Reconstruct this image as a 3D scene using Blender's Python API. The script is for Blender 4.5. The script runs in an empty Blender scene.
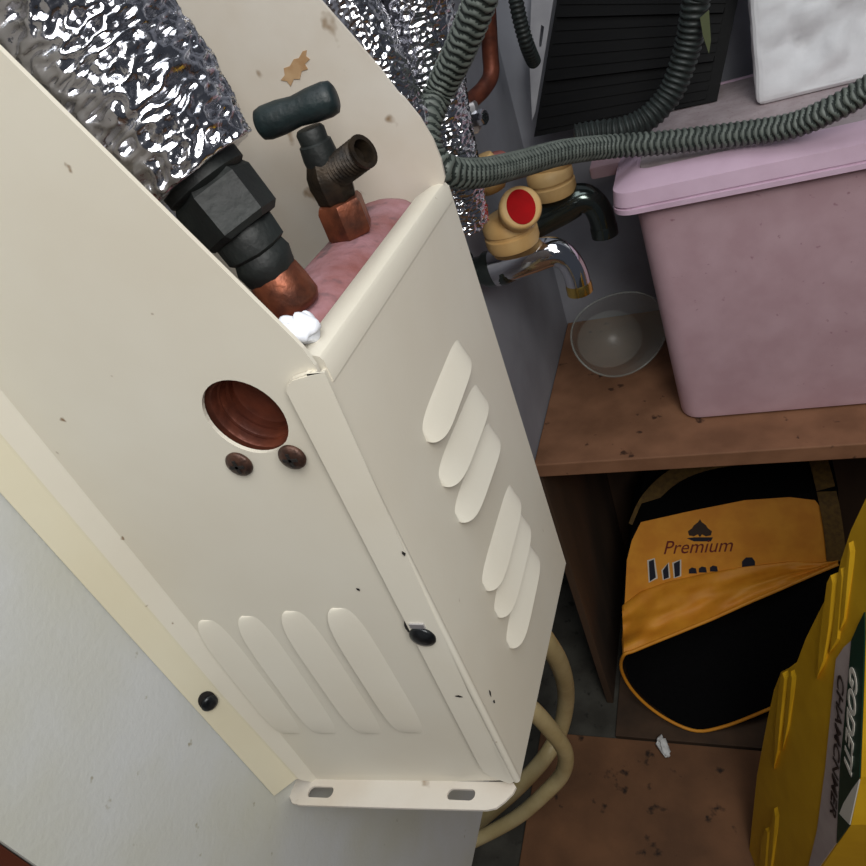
import bpy, bmesh, math, random
from mathutils import Vector, Matrix, noise, geometry
random.seed(7)
S = bpy.context.scene
COL = S.collection

# ------------------------------------------------------------------ camera
F_PX = 722.4
YAW, PITCH, ROLL = -0.5055, -0.5944, -0.3894
CAM = Vector((0.2081, -0.1257, 0.2754))
_f = Vector((math.sin(YAW)*math.cos(PITCH), math.cos(YAW)*math.cos(PITCH), math.sin(PITCH)))
_r0 = Vector((math.cos(YAW), -math.sin(YAW), 0)); _u0 = _r0.cross(_f)
RT = math.cos(ROLL)*_r0 + math.sin(ROLL)*_u0
UP = -math.sin(ROLL)*_r0 + math.cos(ROLL)*_u0
cd = bpy.data.cameras.new('camera'); cam = bpy.data.objects.new('camera', cd); COL.objects.link(cam)
cd.sensor_width = 36; cd.lens = F_PX/866*36; cd.clip_start = 0.01
m3 = Matrix((RT, UP, -_f)).transposed()
cam.matrix_world = Matrix.Translation(CAM) @ m3.to_4x4()
S.camera = cam
X, Y, Z = Vector((1, 0, 0)), Vector((0, 1, 0)), Vector((0, 0, 1))

def ray(u, v): return RT*((u-433)/F_PX) - UP*((v-433)/F_PX) + _f
def at(u, v, ax, val):
    """point of the place that lies on the plane x/y/z = val, measured from the photograph"""
    d = ray(u, v); i = 'xyz'.index(ax)
    return CAM + d*((val-CAM[i])/d[i])
def onp(u, v, p0, n):
    d = ray(u, v)
    return CAM + d*((p0-CAM).dot(n)/d.dot(n))

# ------------------------------------------------------------------ materials
def lin(c):
    c = c/255
    return c/12.92 if c <= .04045 else ((c+.055)/1.055)**2.4
def rgb(r, g, b): return (lin(r), lin(g), lin(b), 1)

def mat(name, c1, c2=None, rough=.5, metal=0, scale=60, detail=4, lo=.35, hi=.65, bump=0, bscale=None, stretch=(1, 1, 1),
        spots=None, spot_scale=200, spot_lo=.70, spot_hi=.74, spec=.5, alpha=1, trans=0, coat=0):
    m = bpy.data.materials.new(name); m.use_nodes = True
    nt = m.node_tree; N = nt.nodes; L = nt.links
    b = N['Principled BSDF']
    b.inputs['Roughness'].default_value = rough; b.inputs['Metallic'].default_value = metal
    b.inputs['Specular IOR Level'].default_value = spec
    b.inputs['Alpha'].default_value = alpha; b.inputs['Transmission Weight'].default_value = trans
    b.inputs['Coat Weight'].default_value = coat
    tc = N.new('ShaderNodeTexCoord'); mp = N.new('ShaderNodeMapping'); mp.inputs['Scale'].default_value = stretch
    L.new(tc.outputs['Object'], mp.inputs['Vector'])
    col = None
    if c2 is not None:
        n = N.new('ShaderNodeTexNoise'); n.inputs['Scale'].default_value = scale; n.inputs['Detail'].default_value = detail
        L.new(mp.outputs['Vector'], n.inputs['Vector'])
        r = N.new('ShaderNodeValToRGB'); r.color_ramp.elements[0].position = lo; r.color_ramp.elements[1].position = hi
        r.color_ramp.elements[0].color = c1; r.color_ramp.elements[1].color = c2
        L.new(n.outputs['Fac'], r.inputs['Fac']); col = r.outputs['Color']
    if spots is not None:
        n2 = N.new('ShaderNodeTexNoise'); n2.inputs['Scale'].default_value = spot_scale; n2.inputs['Detail'].default_value = 3
        L.new(mp.outputs['Vector'], n2.inputs['Vector'])
        r2 = N.new('ShaderNodeValToRGB'); r2.color_ramp.elements[0].position = spot_lo; r2.color_ramp.elements[1].position = spot_hi
        r2.color_ramp.elements[0].color = (0, 0, 0, 1); r2.color_ramp.elements[1].color = (1, 1, 1, 1)
        L.new(n2.outputs['Fac'], r2.inputs['Fac'])
        mx = N.new('ShaderNodeMix'); mx.data_type = 'RGBA'
        L.new(r2.outputs['Color'], mx.inputs['Factor'])
        if col is None: mx.inputs['A'].default_value = c1
        else: L.new(col, mx.inputs['A'])
        mx.inputs['B'].default_value = spots; col = mx.outputs['Result']
    if col is None: b.inputs['Base Color'].default_value = c1
    else: L.new(col, b.inputs['Base Color'])
    if bump:
        n3 = N.new('ShaderNodeTexNoise'); n3.inputs['Scale'].default_value = bscale or scale; n3.inputs['Detail'].default_value = 4
        L.new(mp.outputs['Vector'], n3.inputs['Vector'])
        bp = N.new('ShaderNodeBump'); bp.inputs['Strength'].default_value = bump; bp.inputs['Distance'].default_value = .001
        L.new(n3.outputs['Fac'], bp.inputs['Height']); L.new(bp.outputs['Normal'], b.inputs['Normal'])
    return m

M = {}
M['cream'] = mat('cream_paint', rgb(217, 212, 198), rgb(211, 204, 188), rough=.42, scale=14, bump=.04, bscale=500,
                 spots=rgb(130, 105, 78), spot_scale=120, spot_lo=.745, spot_hi=.775)
M['cream_bounce'] = mat('cream_paint_bounce', rgb(210, 204, 182), rgb(205, 197, 172), rough=.42, scale=14, bump=.04, bscale=500, spots=rgb(130, 105, 78), spot_scale=120, spot_lo=.745, spot_hi=.775)  # yellower cream stands in for light reflected from nearby yellow things
M['cream_dirty'] = mat('stained_cream_paint', rgb(206, 200, 190), rgb(196, 186, 172), rough=.5, scale=22, bump=.06, bscale=400, spots=rgb(128, 104, 76), spot_scale=70, spot_lo=.665, spot_hi=.74)
M['plaster'] = mat('white_wall_paint', rgb(188, 190, 190), rgb(182, 182, 172), rough=.75, scale=16, bump=.14, bscale=420,
                   spots=rgb(150, 146, 130), spot_scale=150, spot_lo=.70, spot_hi=.76)
M['grey_wall_shade'] = mat('grey_wall_and_shade', rgb(158, 160, 168), rgb(144, 145, 152), rough=.8, scale=12, bump=.2, bscale=300)  # grey of the back wall, also painted shade on the left wall's rear
M['foil'] = mat('wrinkled_foil', (.86, .86, .9, 1), (.62, .62, .66, 1), rough=.17, metal=1, scale=90, bump=.25, bscale=400)
M['foil_dull'] = mat('dull_foil', (.4, .4, .42, 1), (.3, .3, .32, 1), rough=.45, metal=.8, scale=60, bump=.5, bscale=200)
M['black_rubber'] = mat('black_fitting', rgb(14, 17, 17), rgb(26, 31, 30), rough=.6, scale=120, bump=.4, bscale=300)
M['green_black'] = mat('dark_green_handle', rgb(12, 22, 24), rgb(24, 38, 40), rough=.5, scale=150, bump=.3, bscale=400)
M['brass_dark'] = mat('tarnished_brass', rgb(26, 21, 16), rgb(54, 43, 31), rough=.5, metal=.5, scale=160, bump=.5, bscale=300)
M['copper'] = mat('oxidised_copper', rgb(148, 84, 58), rgb(82, 50, 40), rough=.45, metal=.65, scale=110, bump=.4, bscale=300)
M['copper_dull'] = mat('brown_copper', rgb(124, 66, 46), rgb(80, 42, 32), rough=.5, metal=.45, scale=80, bump=.4, bscale=260)
M['pink_copper'] = mat('pink_oxide', rgb(156, 116, 122), rgb(128, 78, 74), rough=.7, scale=70, bump=.7, bscale=260,
                       spots=rgb(92, 74, 78), spot_scale=110, spot_lo=.56, spot_hi=.70)
M['screw'] = mat('rusty_screw', rgb(50, 38, 34), rgb(92, 64, 52), rough=.45, metal=.5, scale=300, bump=.4, bscale=500)
M['screw_dark'] = mat('black_screw', rgb(24, 26, 28), rgb(52, 54, 56), rough=.3, metal=.6, scale=300)
M['void'] = mat('dark_slot', rgb(22, 17, 14), rough=.9)
M['tissue'] = mat('white_tissue', rgb(236, 238, 244), rgb(222, 226, 236), rough=.9, scale=200, bump=.4)
M['hose'] = mat('grey_green_hose', rgb(112, 119, 112), rgb(88, 95, 89), rough=.5, scale=120)
M['hose_groove'] = mat('hose_groove', rgb(34, 42, 38), rough=.7)
M['hose_dark_groove'] = mat('dark_hose_groove', rgb(24, 29, 27), rough=.7)
M['hose_dark'] = mat('dark_corrugated_hose', rgb(46, 54, 52), rgb(34, 40, 38), rough=.5, scale=120)
M['chrome'] = mat('chrome', (.82, .83, .86, 1), rough=.08, metal=1)
M['dark_chrome'] = mat('dark_plated_brass', (.10, .12, .11, 1), rough=.16, metal=.9)
M['brass'] = mat('worn_brass', (.75, .52, .14, 1), rough=.25, metal=1)
M['yellow_plastic'] = mat('aged_yellow_plastic', rgb(228, 190, 130), rgb(212, 168, 106), rough=.5, scale=40, bump=.1)
M['red'] = mat('red_plastic', rgb(176, 4, 12), rgb(164, 4, 10), rough=.7, spec=.15, scale=100)
M['faded_red'] = mat('faded_red_plastic', rgb(178, 110, 104), rgb(160, 92, 84), rough=.6, scale=100)
M['pink'] = mat('pink_plastic', rgb(204, 172, 180), rgb(194, 160, 168), rough=.5, scale=40, bump=.12, bscale=700,
                spots=rgb(170, 130, 140), spot_scale=170, spot_lo=.69, spot_hi=.76)
M['pink_dusty'] = mat('dusty_pink_plastic', rgb(184, 170, 172), rgb(172, 156, 158), rough=.8, scale=90, spots=rgb(160, 140, 140), spot_scale=400, spot_lo=.6, spot_hi=.7)
M['pink_lit'] = mat('lit_pink_plastic', rgb(224, 194, 214), rgb(216, 185, 205), rough=.5, scale=40, bump=.12, bscale=700)  # same plastic as the body, paler to paint in light from above
M['foam'] = mat('white_foam', rgb(232, 232, 234), rgb(224, 224, 226), rough=.8, scale=60, bump=.2, bscale=300)
M['mdf'] = mat('brown_fibreboard', rgb(142, 100, 72), rgb(116, 79, 54), rough=.75, scale=22, bump=.2, bscale=400,
               spots=rgb(66, 40, 24), spot_scale=70, spot_lo=.68, spot_hi=.74)
M['mdf_dirty'] = mat('stained_floor_board', rgb(128, 88, 58), rgb(100, 68, 44), rough=.8, scale=14, bump=.2, bscale=300,
                     spots=rgb(48, 32, 20), spot_scale=48, spot_lo=.64, spot_hi=.72)
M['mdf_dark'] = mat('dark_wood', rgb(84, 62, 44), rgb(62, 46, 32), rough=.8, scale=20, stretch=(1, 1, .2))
M['red_wood'] = mat('red_brown_wood', rgb(84, 38, 20), rgb(62, 26, 14), rough=.5, scale=30, stretch=(1, 1, .1))
M['concrete'] = mat('grey_floor', rgb(78, 76, 68), rgb(58, 55, 48), rough=.85, scale=26, bump=.4, bscale=200,
                    spots=rgb(40, 38, 32), spot_scale=60, spot_lo=.62, spot_hi=.7)
M['black'] = mat('black_plastic', rgb(4, 4, 5), rgb(8, 8, 9), rough=.55, spec=.18, scale=60, stretch=(.2, 1, 4))
M['black_cloth'] = mat('black_cloth', rgb(9, 9, 10), rgb(14, 14, 15), rough=.95, scale=300, spec=.1)
M['orange_cloth'] = mat('orange_nylon', rgb(236, 160, 44), rgb(222, 142, 34), rough=.6, scale=40, bump=.15, bscale=900)
M['brown_strap'] = mat('brown_strap', rgb(110, 84, 34), rgb(86, 64, 26), rough=.8, scale=200)
M['maroon'] = mat('maroon_print', rgb(112, 30, 20), rough=.7)
M['navy'] = mat('navy_print', rgb(18, 22, 40), rough=.7)
M['white_print'] = mat('white_print', rgb(220, 214, 200), rough=.7)
M['crest'] = mat('crest_print', rgb(52, 36, 24), rough=.7)
M['yellow_box'] = mat('yellow_plastic_crate', rgb(228, 178, 32), rgb(216, 164, 24), rough=.5, scale=30, bump=.15, bscale=900)
M['label_green'] = mat('green_label', rgb(14, 52, 40), rgb(18, 60, 46), rough=.4, scale=30)
M['label_grey'] = mat('grey_label', rgb(196, 182, 176), rgb(184, 168, 164), rough=.5, scale=60)
M['label_ink'] = mat('label_ink', rgb(52, 40, 36), rough=.6)
M['beige_hose'] = mat('beige_drain_hose', rgb(222, 202, 150), rgb(206, 184, 130), rough=.45, scale=40)
M['clear'] = mat('cloudy_clear_plastic', rgb(160, 165, 158), rough=.3, alpha=.36)
M['metal'] = mat('galvanised_metal', (.68, .67, .68, 1), (.55, .54, .56, 1), rough=.35, metal=.7, scale=40)
M['white_paint'] = mat('chalky_white', rgb(232, 232, 228), rough=.9)
M['green_tag'] = mat('olive_tag', rgb(86, 92, 60), rough=.7)
M['rust'] = mat('rust_mark', rgb(158, 122, 84), rgb(178, 148, 112), rough=.7, scale=200)

# ------------------------------------------------------------------ builders
def root_of(o):
    while o.parent: o = o.parent
    return o
def finish(name, bm, m, parent=None, smooth=False, origin=None, kind=None, angle=None):
    bmesh.ops.recalc_face_normals(bm, faces=bm.faces)
    me = bpy.data.meshes.new(name); bm.to_mesh(me); bm.free()
    o = bpy.data.objects.new(name, me); COL.objects.link(o)
    me.materials.append(M[m] if isinstance(m, str) else m)
    if smooth:
        for p in me.polygons: p.use_smooth = True
        if angle: me.set_sharp_from_angle(angle=math.radians(angle))
    if parent is not None:
        off = root_of(parent).location; me.transform(Matrix.Translation(-off)); o.parent = parent
    elif origin is not None:
        me.transform(Matrix.Translation(-Vector(origin))); o.location = origin
    if kind: o['kind'] = kind
    return o
def tag(o, label, cat, group=None):
    o['label'] = label; o['category'] = cat
    if group: o['group'] = group
    return o
def thing(name, label, cat, loc, group=None):
    o = bpy.data.objects.new(name, None); COL.objects.link(o); o.location = loc; o.empty_display_size = .02
    return tag(o, label, cat, group)
def plabel(o, t): o['label'] = t; return o

def add_box(bm, x0, x1, y0, y1, z0, z1):
    vs = [bm.verts.new((x, y, z)) for x in (x0, x1) for y in (y0, y1) for z in (z0, z1)]
    for q in ((0, 1, 3, 2), (4, 6, 7, 5), (0, 4, 5, 1), (2, 3, 7, 6), (0, 2, 6, 4), (1, 5, 7, 3)):
        bm.faces.new([vs[i] for i in q])
def box_bm(*a, bevel=0, seg=2):
    bm = bmesh.new(); add_box(bm, *a)
    if bevel: bmesh.ops.bevel(bm, geom=bm.edges[:], offset=bevel, segments=seg, profile=.5, affect='EDGES')
    return bm
def smooth_path(pts, n=8, closed=False):
    pts = [Vector(p) for p in pts]; out = []
    N = len(pts); rng = N if closed else N-1
    for i in range(rng):
        if closed: p0, p1, p2, p3 = pts[i-1], pts[i], pts[(i+1) % N], pts[(i+2) % N]
        else: p0, p1, p2, p3 = pts[max(i-1, 0)], pts[i], pts[i+1], pts[min(i+2, N-1)]
        for k in range(n):
            t = k/n
            out.append(.5*((2*p1)+(p2-p0)*t+(2*p0-5*p1+4*p2-p3)*t*t+(3*p1-p0-3*p2+p3)*t**3))
    if not closed: out.append(pts[-1])
    return out
def resample(pts, step):
    out = [pts[0]]; acc = 0
    for a, b in zip(pts, pts[1:]):
        d = (b-a).length; pos = step-acc
        while pos <= d:
            out.append(a.lerp(b, pos/d)); pos += step
        acc = (acc+d) % step
    return out
def add_tube(bm, pts, r, seg=16, cap=True, flat=1.0, closed=False):
    """sweep a circle along pts; r is a number or a function of the index"""
    n = len(pts); rings = []; prev = None
    for i, p in enumerate(pts):
        if closed: t = (pts[(i+1) % n]-pts[i-1]).normalized()
        else: t = (pts[min(i+1, n-1)]-pts[max(i-1, 0)]).normalized()
        if prev is None:
            a = t.cross(Z if abs(t.z) < .9 else X).normalized()
        else:
            a = (prev-t*prev.dot(t)).normalized()
        prev = a; b = t.cross(a)
        rr = r(i) if callable(r) else r
        rings.append([bm.verts.new(p+(a*math.cos(2*math.pi*k/seg)*flat+b*math.sin(2*math.pi*k/seg))*rr) for k in range(seg)])
    pairs = list(zip(rings, rings[1:]))
    if closed: pairs.append((rings[-1], rings[0]))
    for A, B in pairs:
        for k in range(seg):
            bm.faces.new((A[k], A[(k+1) % seg], B[(k+1) % seg], B[k]))
    if cap and not closed:
        bm.faces.new(rings[0]); bm.faces.new(rings[-1])
def tube_bm(pts, r, seg=16, **k):
    bm = bmesh.new(); add_tube(bm, pts, r, seg, **k); return bm
def frame(axis):
    w = Vector(axis).normalized()
    a = w.cross(Z if abs(w.z) < .9 else X).normalized()
    return a, w.cross(a), w
def add_lathe(bm, prof, o, axis, seg=32, phase=0):
    """prof: list of (radius, distance along axis)"""
    a, b, w = frame(axis); o = Vector(o); rings = []
    for r, h in prof:
        if r < 1e-6: rings.append([bm.verts.new(o+w*h)])
        else: rings.append([bm.verts.new(o+w*h+(a*math.cos(2*math.pi*(k+phase)/seg)+b*math.sin(2*math.pi*(k+phase)/seg))*r) for k in range(seg)])
    for A, B in zip(rings, rings[1:]):
        for k in range(seg):
            k2 = (k+1) % seg
            if len(A) == 1 and len(B) == 1: continue
            if len(A) == 1: bm.faces.new((A[0], B[k], B[k2]))
            elif len(B) == 1: bm.faces.new((A[k], A[k2], B[0]))
            else: bm.faces.new((A[k], A[k2], B[k2], B[k]))
    for R in (rings[0], rings[-1]):
        if len(R) > 2: bm.faces.new(R)
def lathe_bm(prof, o, axis, seg=32, phase=0):
    bm = bmesh.new(); add_lathe(bm, prof, o, axis, seg, phase); return bm
def plate_bm(loop, thick, holes=()):
    """flat sheet from a 3-D outline (with holes), pushed back by the vector thick"""
    bm = bmesh.new(); thick = Vector(thick); edges = []
    loops = [list(loop)]+[list(h) for h in holes]
    for lp in loops:
        vs = [bm.verts.new(p) for p in lp]
        for i in range(len(vs)): edges.append(bm.edges.new((vs[i], vs[(i+1) % len(vs)])))
    if holes:
        bmesh.ops.triangle_fill(bm, use_beauty=True, use_dissolve=False, edges=edges)
    else:
        bm.faces.new(bm.verts[:])
    if thick.length > 0:
        ret = bmesh.ops.extrude_face_region(bm, geom=bm.faces[:])
        nv = [g for g in ret['geom'] if isinstance(g, bmesh.types.BMVert)]
        bmesh.ops.translate(bm, verts=nv, vec=thick)
    return bm
def subdiv(bm, cuts):
    bmesh.ops.subdivide_edges(bm, edges=bm.edges[:], cuts=cuts, use_grid_fill=True)
def wobble(bm, amp, freq, seed=0):
    for v in bm.verts:
        q = v.co*freq+Vector((seed, seed*1.7, 0)); v.co += noise.noise_vector(q)*amp
def circ(c, a, b, r, n=28, ry=None):
    return [c+a*(r*math.cos(2*math.pi*k/n))+b*((ry or r)*math.sin(2*math.pi*k/n)) for k in range(n)]
def ribbon_bm(pts, wdir, width, thick):
    """a flat band along pts"""
    bm = bmesh.new(); rings = []
    for i, p in enumerate(pts):
        t = (pts[min(i+1, len(pts)-1)]-pts[max(i-1, 0)]).normalized()
        w = (wdir-t*wdir.dot(t)).normalized(); n = t.cross(w)
        rings.append([bm.verts.new(p+w*sx*width/2+n*sy*thick/2) for sx, sy in ((-1, -1), (1, -1), (1, 1), (-1, 1))])
    for A, B in zip(rings, rings[1:]):
        for k in range(4): bm.faces.new((A[k], A[(k+1) % 4], B[(k+1) % 4], B[k]))
    bm.faces.new(rings[0]); bm.faces.new(rings[-1])
    return bm
def text_bm(body, o, xd, yd, height, length=None, shear=0, lift=.0003, bold=0):
    cu = bpy.data.curves.new('lettering', 'FONT'); cu.body = body; cu.size = 1; cu.shear = shear; cu.offset = bold
    cu.extrude = .02; cu.resolution_u = 4
    ob = bpy.data.objects.new('lettering', cu); COL.objects.link(ob)
    bpy.context.view_layer.update()
    me = bpy.data.meshes.new_from_object(ob.evaluated_get(bpy.context.evaluated_depsgraph_get()))
    bpy.data.objects.remove(ob); bm = bmesh.new(); bm.from_mesh(me); bpy.data.meshes.remove(me)
    xs = [v.co.x for v in bm.verts]; ys = [v.co.y for v in bm.verts]
    x0, x1, y0, y1 = min(xs), max(xs), min(ys), max(ys)
    sy = height/(y1-y0); sx = length/(x1-x0) if length else sy
    n = xd.cross(yd).normalized()
    for v in bm.verts:
        c = v.co.copy(); v.co = o+xd*((c.x-x0)*sx)+yd*((c.y-y0)*sy)+n*(lift+c.z*.01)
    return bm

def foil_tube(name, pts, r, parent, m='foil', amp=.0016, fa=420, ft=5.0, seg=120, step=.0014, seed=0, rfun=None):
    path = resample(smooth_path(pts, 24), step); n = len(path)
    bm = bmesh.new(); rings = []; prev = None
    for i, p in enumerate(path):
        t = (path[min(i+1, n-1)]-path[max(i-1, 0)]).normalized()
        a = t.cross(Y if prev is None else prev).normalized() if prev is None else (prev-t*prev.dot(t)).normalized()
        prev = a; b = t.cross(a); s = i*step; ring = []
        for k in range(seg):
            th = 2*math.pi*k/seg
            cx, sx = math.cos(th)*ft/2, math.sin(th)*ft/2
            d = noise.noise(Vector((cx*1.6+seed, sx*1.6, s*fa)))
            d2 = noise.noise(Vector((cx*.9, sx*.9+seed, s*fa*.35)))
            dd = (1-2.4*abs(d))*.8+d2*.45
            rr = r*(rfun(i/(n-1)) if rfun else 1)+amp*dd
            ring.append(bm.verts.new(p+(a*math.cos(th)+b*math.sin(th))*rr))
        rings.append(ring)
    for A, B in zip(rings, rings[1:]):
        for k in range(seg): bm.faces.new((A[k], A[(k+1) % seg], B[(k+1) % seg], B[k]))
    bm.faces.new(rings[0]); bm.faces.new(rings[-1])
    return finish(name, bm, m, parent, smooth=True)
def corrugated(name, pts, r, m, m2, pitch=.0048, depth=.0015, seg=32, zig=.45):
    path = resample(smooth_path(pts, 24), pitch/6)
    n = len(path); bm = bmesh.new(); rings = []; prev = None
    def ph(i, k):
        t = (k*4/seg) % 1
        return i/6+zig*(abs(2*t-1)-.5)
    for i, p in enumerate(path):
        t = (path[min(i+1, n-1)]-path[max(i-1, 0)]).normalized()
        a = t.cross(Z if abs(t.z) < .9 else X).normalized() if prev is None else (prev-t*prev.dot(t)).normalized()
        prev = a; b = t.cross(a)
        rings.append([bm.verts.new(p+(a*math.cos(2*math.pi*k/seg)+b*math.sin(2*math.pi*k/seg))*(r-depth*(.5-.5*math.cos(2*math.pi*ph(i, k))))) for k in range(seg)])
    for i in range(n-1):
        for k in range(seg):
            f = bm.faces.new((rings[i][k], rings[i][(k+1) % seg], rings[i+1][(k+1) % seg], rings[i+1][k]))
            f.material_index = 1 if .28 < (ph(i+.5, k+.5) % 1) < .72 else 0
    bm.faces.new(rings[0]); bm.faces.new(rings[-1])
    o = finish(name, bm, m, None, smooth=True); o.data.materials.append(M[m2])
    return o

# ------------------------------------------------------------------ the setting
ZF = -.65
def struct(name, bm, m, **k): return finish(name, bm, m, kind='structure', **k)
struct('floor', box_bm(-.8, 1.3, -.9, .9, ZF-.05, ZF), 'concrete')
struct('wall_left', box_bm(-.08, 0, -.082, .115, -.262, 1.3), 'plaster')
struct('wall_left', box_bm(-.08, 0, .115, .70, -.262, 1.3), 'grey_wall_shade')  # grey colour puts the shade behind the cover into this slab
struct('wall_left_lower', box_bm(-.40, -.34, -.082, .70, ZF, -.2), 'grey_wall_shade')
struct('wall_back', box_bm(-.40, 1.3, .70, .76, ZF, 1.3), 'grey_wall_shade')
struct('trim_1', box_bm(-.14, -.0015, -.16, -.0825, ZF, 1.3), 'red_wood')

# ------------------------------------------------------------------ cream pipe cover
WX = .1155; DY = .12
cover = thing('pipe_cover', 'cream painted sheet metal pipe cover with louvres screwed to the white wall', 'pipe cover', (.06, .06, 0))
T = .0012
# front panel: chamfered strip against the wall, flat face, slanted top
pbl = at(290, 779, 'y', 0); pbr = at(512, 781, 'y', 0)
ptr = at(300, 345, 'y', 0); pup = at(0, 50, 'y', 0)
slope = (pup.z-ptr.z)/(pup.x-ptr.x)
XB = .0128
ztop = ptr.z+slope*(0.001-ptr.x)
corner = [ptr+Vector((.0012, 0, -.006)), ptr+Vector((.0002, 0, -.001)), ptr+Vector((-.0012, 0, .0025))]
right_low = at(505, 772, 'y', 0)
loop = [Vector((XB, 0, pbl.z)), Vector((.110, 0, pbr.z)), Vector((.1135, 0, pbr.z+.004)), Vector((.1140, 0, .10))]+corner+[pup]
ztop = ptr.z+slope*(XB-ptr.x)
loop += [Vector((XB, 0, ztop))]
hc = at(245, 418, 'y', 0)
hole = circ(hc, X, Z, .0121, 40)
slots = []
front = finish('front_panel', plate_bm(loop, (0, T, 0), [hole]), 'cream', cover)
# rolled strip that returns to the wall
bm = bmesh.new(); rows = []
sb = at(273, 797, 'x', .0004); sT = at(0, 489, 'x', .0004)
zs = [(sb.z, sb.z)]+[(z, z) for z in (.02, .06, .10, .14, .19)]+[(ztop, ztop)]
for j, (z0, z1) in enumerate(zs):
    low = max(0, 1-max(0, z1)/.05)
    prof = [(.0004, -.0136), (.0008, -.0137), (.0055, -.0052+.002*low), (.0061, -.0047+.0019*low), (.0068, -.0044+.0018*low), (.0118, -.0004), (XB, 0)]
    zb = pbl.z if j == 0 else z1
    row = []
    for x_, y_ in prof:
        q = min(1, max(0, (x_-.0008)/(XB-.0008))); q = q*q*(3-2*q)
        row.append(bm.verts.new((x_, y_, z0+(zb-z0)*q)))
    rows.append(row)
for A, B in zip(rows, rows[1:]):
    for k in range(len(A)-1): bm.faces.new((A[k], A[k+1], B[k+1], B[k]))
ret = bmesh.ops.extrude_face_region(bm, geom=bm.faces[:])
bmesh.ops.translate(bm, verts=[g for g in ret['geom'] if isinstance(g, bmesh.types.BMVert)], vec=(0, T, 0))
strip = finish('wall_strip', bm, 'cream_bounce', cover, smooth=True, angle=18)
strip.data.materials.append(M['cream'])
for p in strip.data.polygons:
    if p.center.x+.06 > .0064: p.material_index = 1

# bottom flange with two slots
fd = Vector((0, -.0112, -.0002))
fl = at(290, 779, 'y', 0); fr = at(515, 782, 'y', 0)
ex = (fr-fl).normalized(); ey = fd.normalized()
def fp(u, v):
    n = ex.cross(ey).normalized(); return onp(u, v, fl, n)
lp = [fl+ex*.001, fr-ex*.001, fp(516, 787), fp(513, 793), fp(505, 801), fp(496, 808), fp(486, 810), fp(400, 808), fp(300, 805), fp(292, 803), fp(289, 796), fp(288, 784)]
def slot(u0, u1, v0, v1):
    c0 = fp((u0+u1)/2, (v0+v1)/2); w = (fp(u1, (v0+v1)/2)-fp(u0, (v0+v1)/2)).length/2; h = (fp(u0, v1)-fp(u0, v0)).length/2
    pts = []
    for k in range(20):
        th = 2*math.pi*k/20; sx = math.cos(th); pts.append(c0+ex*(sx*h+(w-h)*(1 if sx >= 0 else -1))+ey*(math.sin(th)*h))
    return pts
finish('mounting_flange', plate_bm(lp, (0, 0, -T), [slot(308, 333, 787, 797), slot(447, 475, 789, 800)]), 'cream_dirty', cover)

# side panel with its lip folded over the front and a top lip
bot = at(566, 563, 'x', WX); top = at(449, 185, 'x', WX)
lp = [Vector((WX, 0, pbr.z+.0005)), Vector((WX, bot.y, bot.z)), Vector((WX, top.y, top.z)), Vector((WX, top.y-.003, .1950)), Vector((WX, 0, .1975))]
side = finish('side_panel', plate_bm(lp, (-T, 0, 0)), 'cream', cover)
s0 = at(285, 392, 'y', -.0020); s1 = at(478, 765, 'y', -.0020); s2 = at(500, 780, 'y', -.0020)
lp = [Vector((s0.x, -.0020, s0.z)), at(286, 386, 'y', -.0020), at(291, 380, 'y', -.0020), at(300, 377, 'y', -.0020), at(308, 375, 'y', -.0020), Vector((WX-.002, -.0020, .2003)), Vector((WX-.0004, -.0006, .2003)),
      Vector((WX-.0004, -.0006, pbr.z+.0025)), Vector((WX-.004, -.0020, pbr.z+.0012)), at(490, 777, 'y', -.0020), at(483, 772, 'y', -.0020), Vector((s1.x, -.0020, s1.z))]
bm = plate_bm(lp, (0, .0018, 0)); bmesh.ops.bevel(bm, geom=[e for e in bm.edges if all(abs(v.co.y+.0020) < 1e-5 for v in e.verts)], offset=.0004, segments=2, affect='EDGES')
finish('front_lip', bm, 'cream', side, smooth=True, angle=40)
# rounded vertical corner between lip and side
bm = tube_bm([Vector((WX-.0009, .0001, pbr.z+.002)), Vector((WX-.0009, .0001, .2000))], .00155, 16)
finish('corner_bead', bm, 'cream', side, smooth=True, angle=60)
# top lip
bm = bmesh.new()
y0, y1 = .0045, top.y-.002
prof = [(.0003, -.004), (.0003, .0022), (-.0004, .0034), (-.0018, .0040), (-.0078, .0038), (-.0084, .0034), (-.0084, .0024), (-.0030, .0018), (-.0012, -.004)]
A = [bm.verts.new((WX+px, y0, .1975+pz)) for px, pz in prof]
B = [bm.verts.new((WX+px*(1.0 if px > -.003 else .45), y1, .1945+pz)) for px, pz in prof]
Mid = [bm.verts.new((WX+px, y1-.012, .1950+pz)) for px, pz in prof]
for P, Q in ((A, Mid), (Mid, B)):
    for k in range(len(prof)): bm.faces.new((P[k], P[(k+1) % len(prof)], Q[(k+1) % len(prof)], Q[k]))
bm.faces.new(A); bm.faces.new(B)
finish('top_lip', bm, 'cream', side, smooth=True, angle=35)

# back panel with an arched, slanting top
yb = .1185
lp = [Vector((.0005, yb, -.004)), Vector((WX-.0014, yb, -.004)), Vector((WX-.0014, yb, .196))]
pts = [at(445, 178, 'y', yb), at(441, 160, 'y', yb), at(433, 140, 'y', yb), at(420, 118, 'y', yb), at(404, 98, 'y', yb), at(398, 93, 'y', yb), at(380, 69, 'y', yb), at(350, 34, 'y', yb), at(320, 0, 'y', yb), at(290, -38, 'y', yb)]
sl = (pts[-1].z-pts[-3].z)/(pts[-1].x-pts[-3].x)
lp += pts+[Vector((.0005, yb, pts[-1].z+sl*(.0005-pts[-1].x)))]
back = finish('back_panel', plate_bm(lp, (0, T, 0)), 'cream_dirty', cover)
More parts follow.
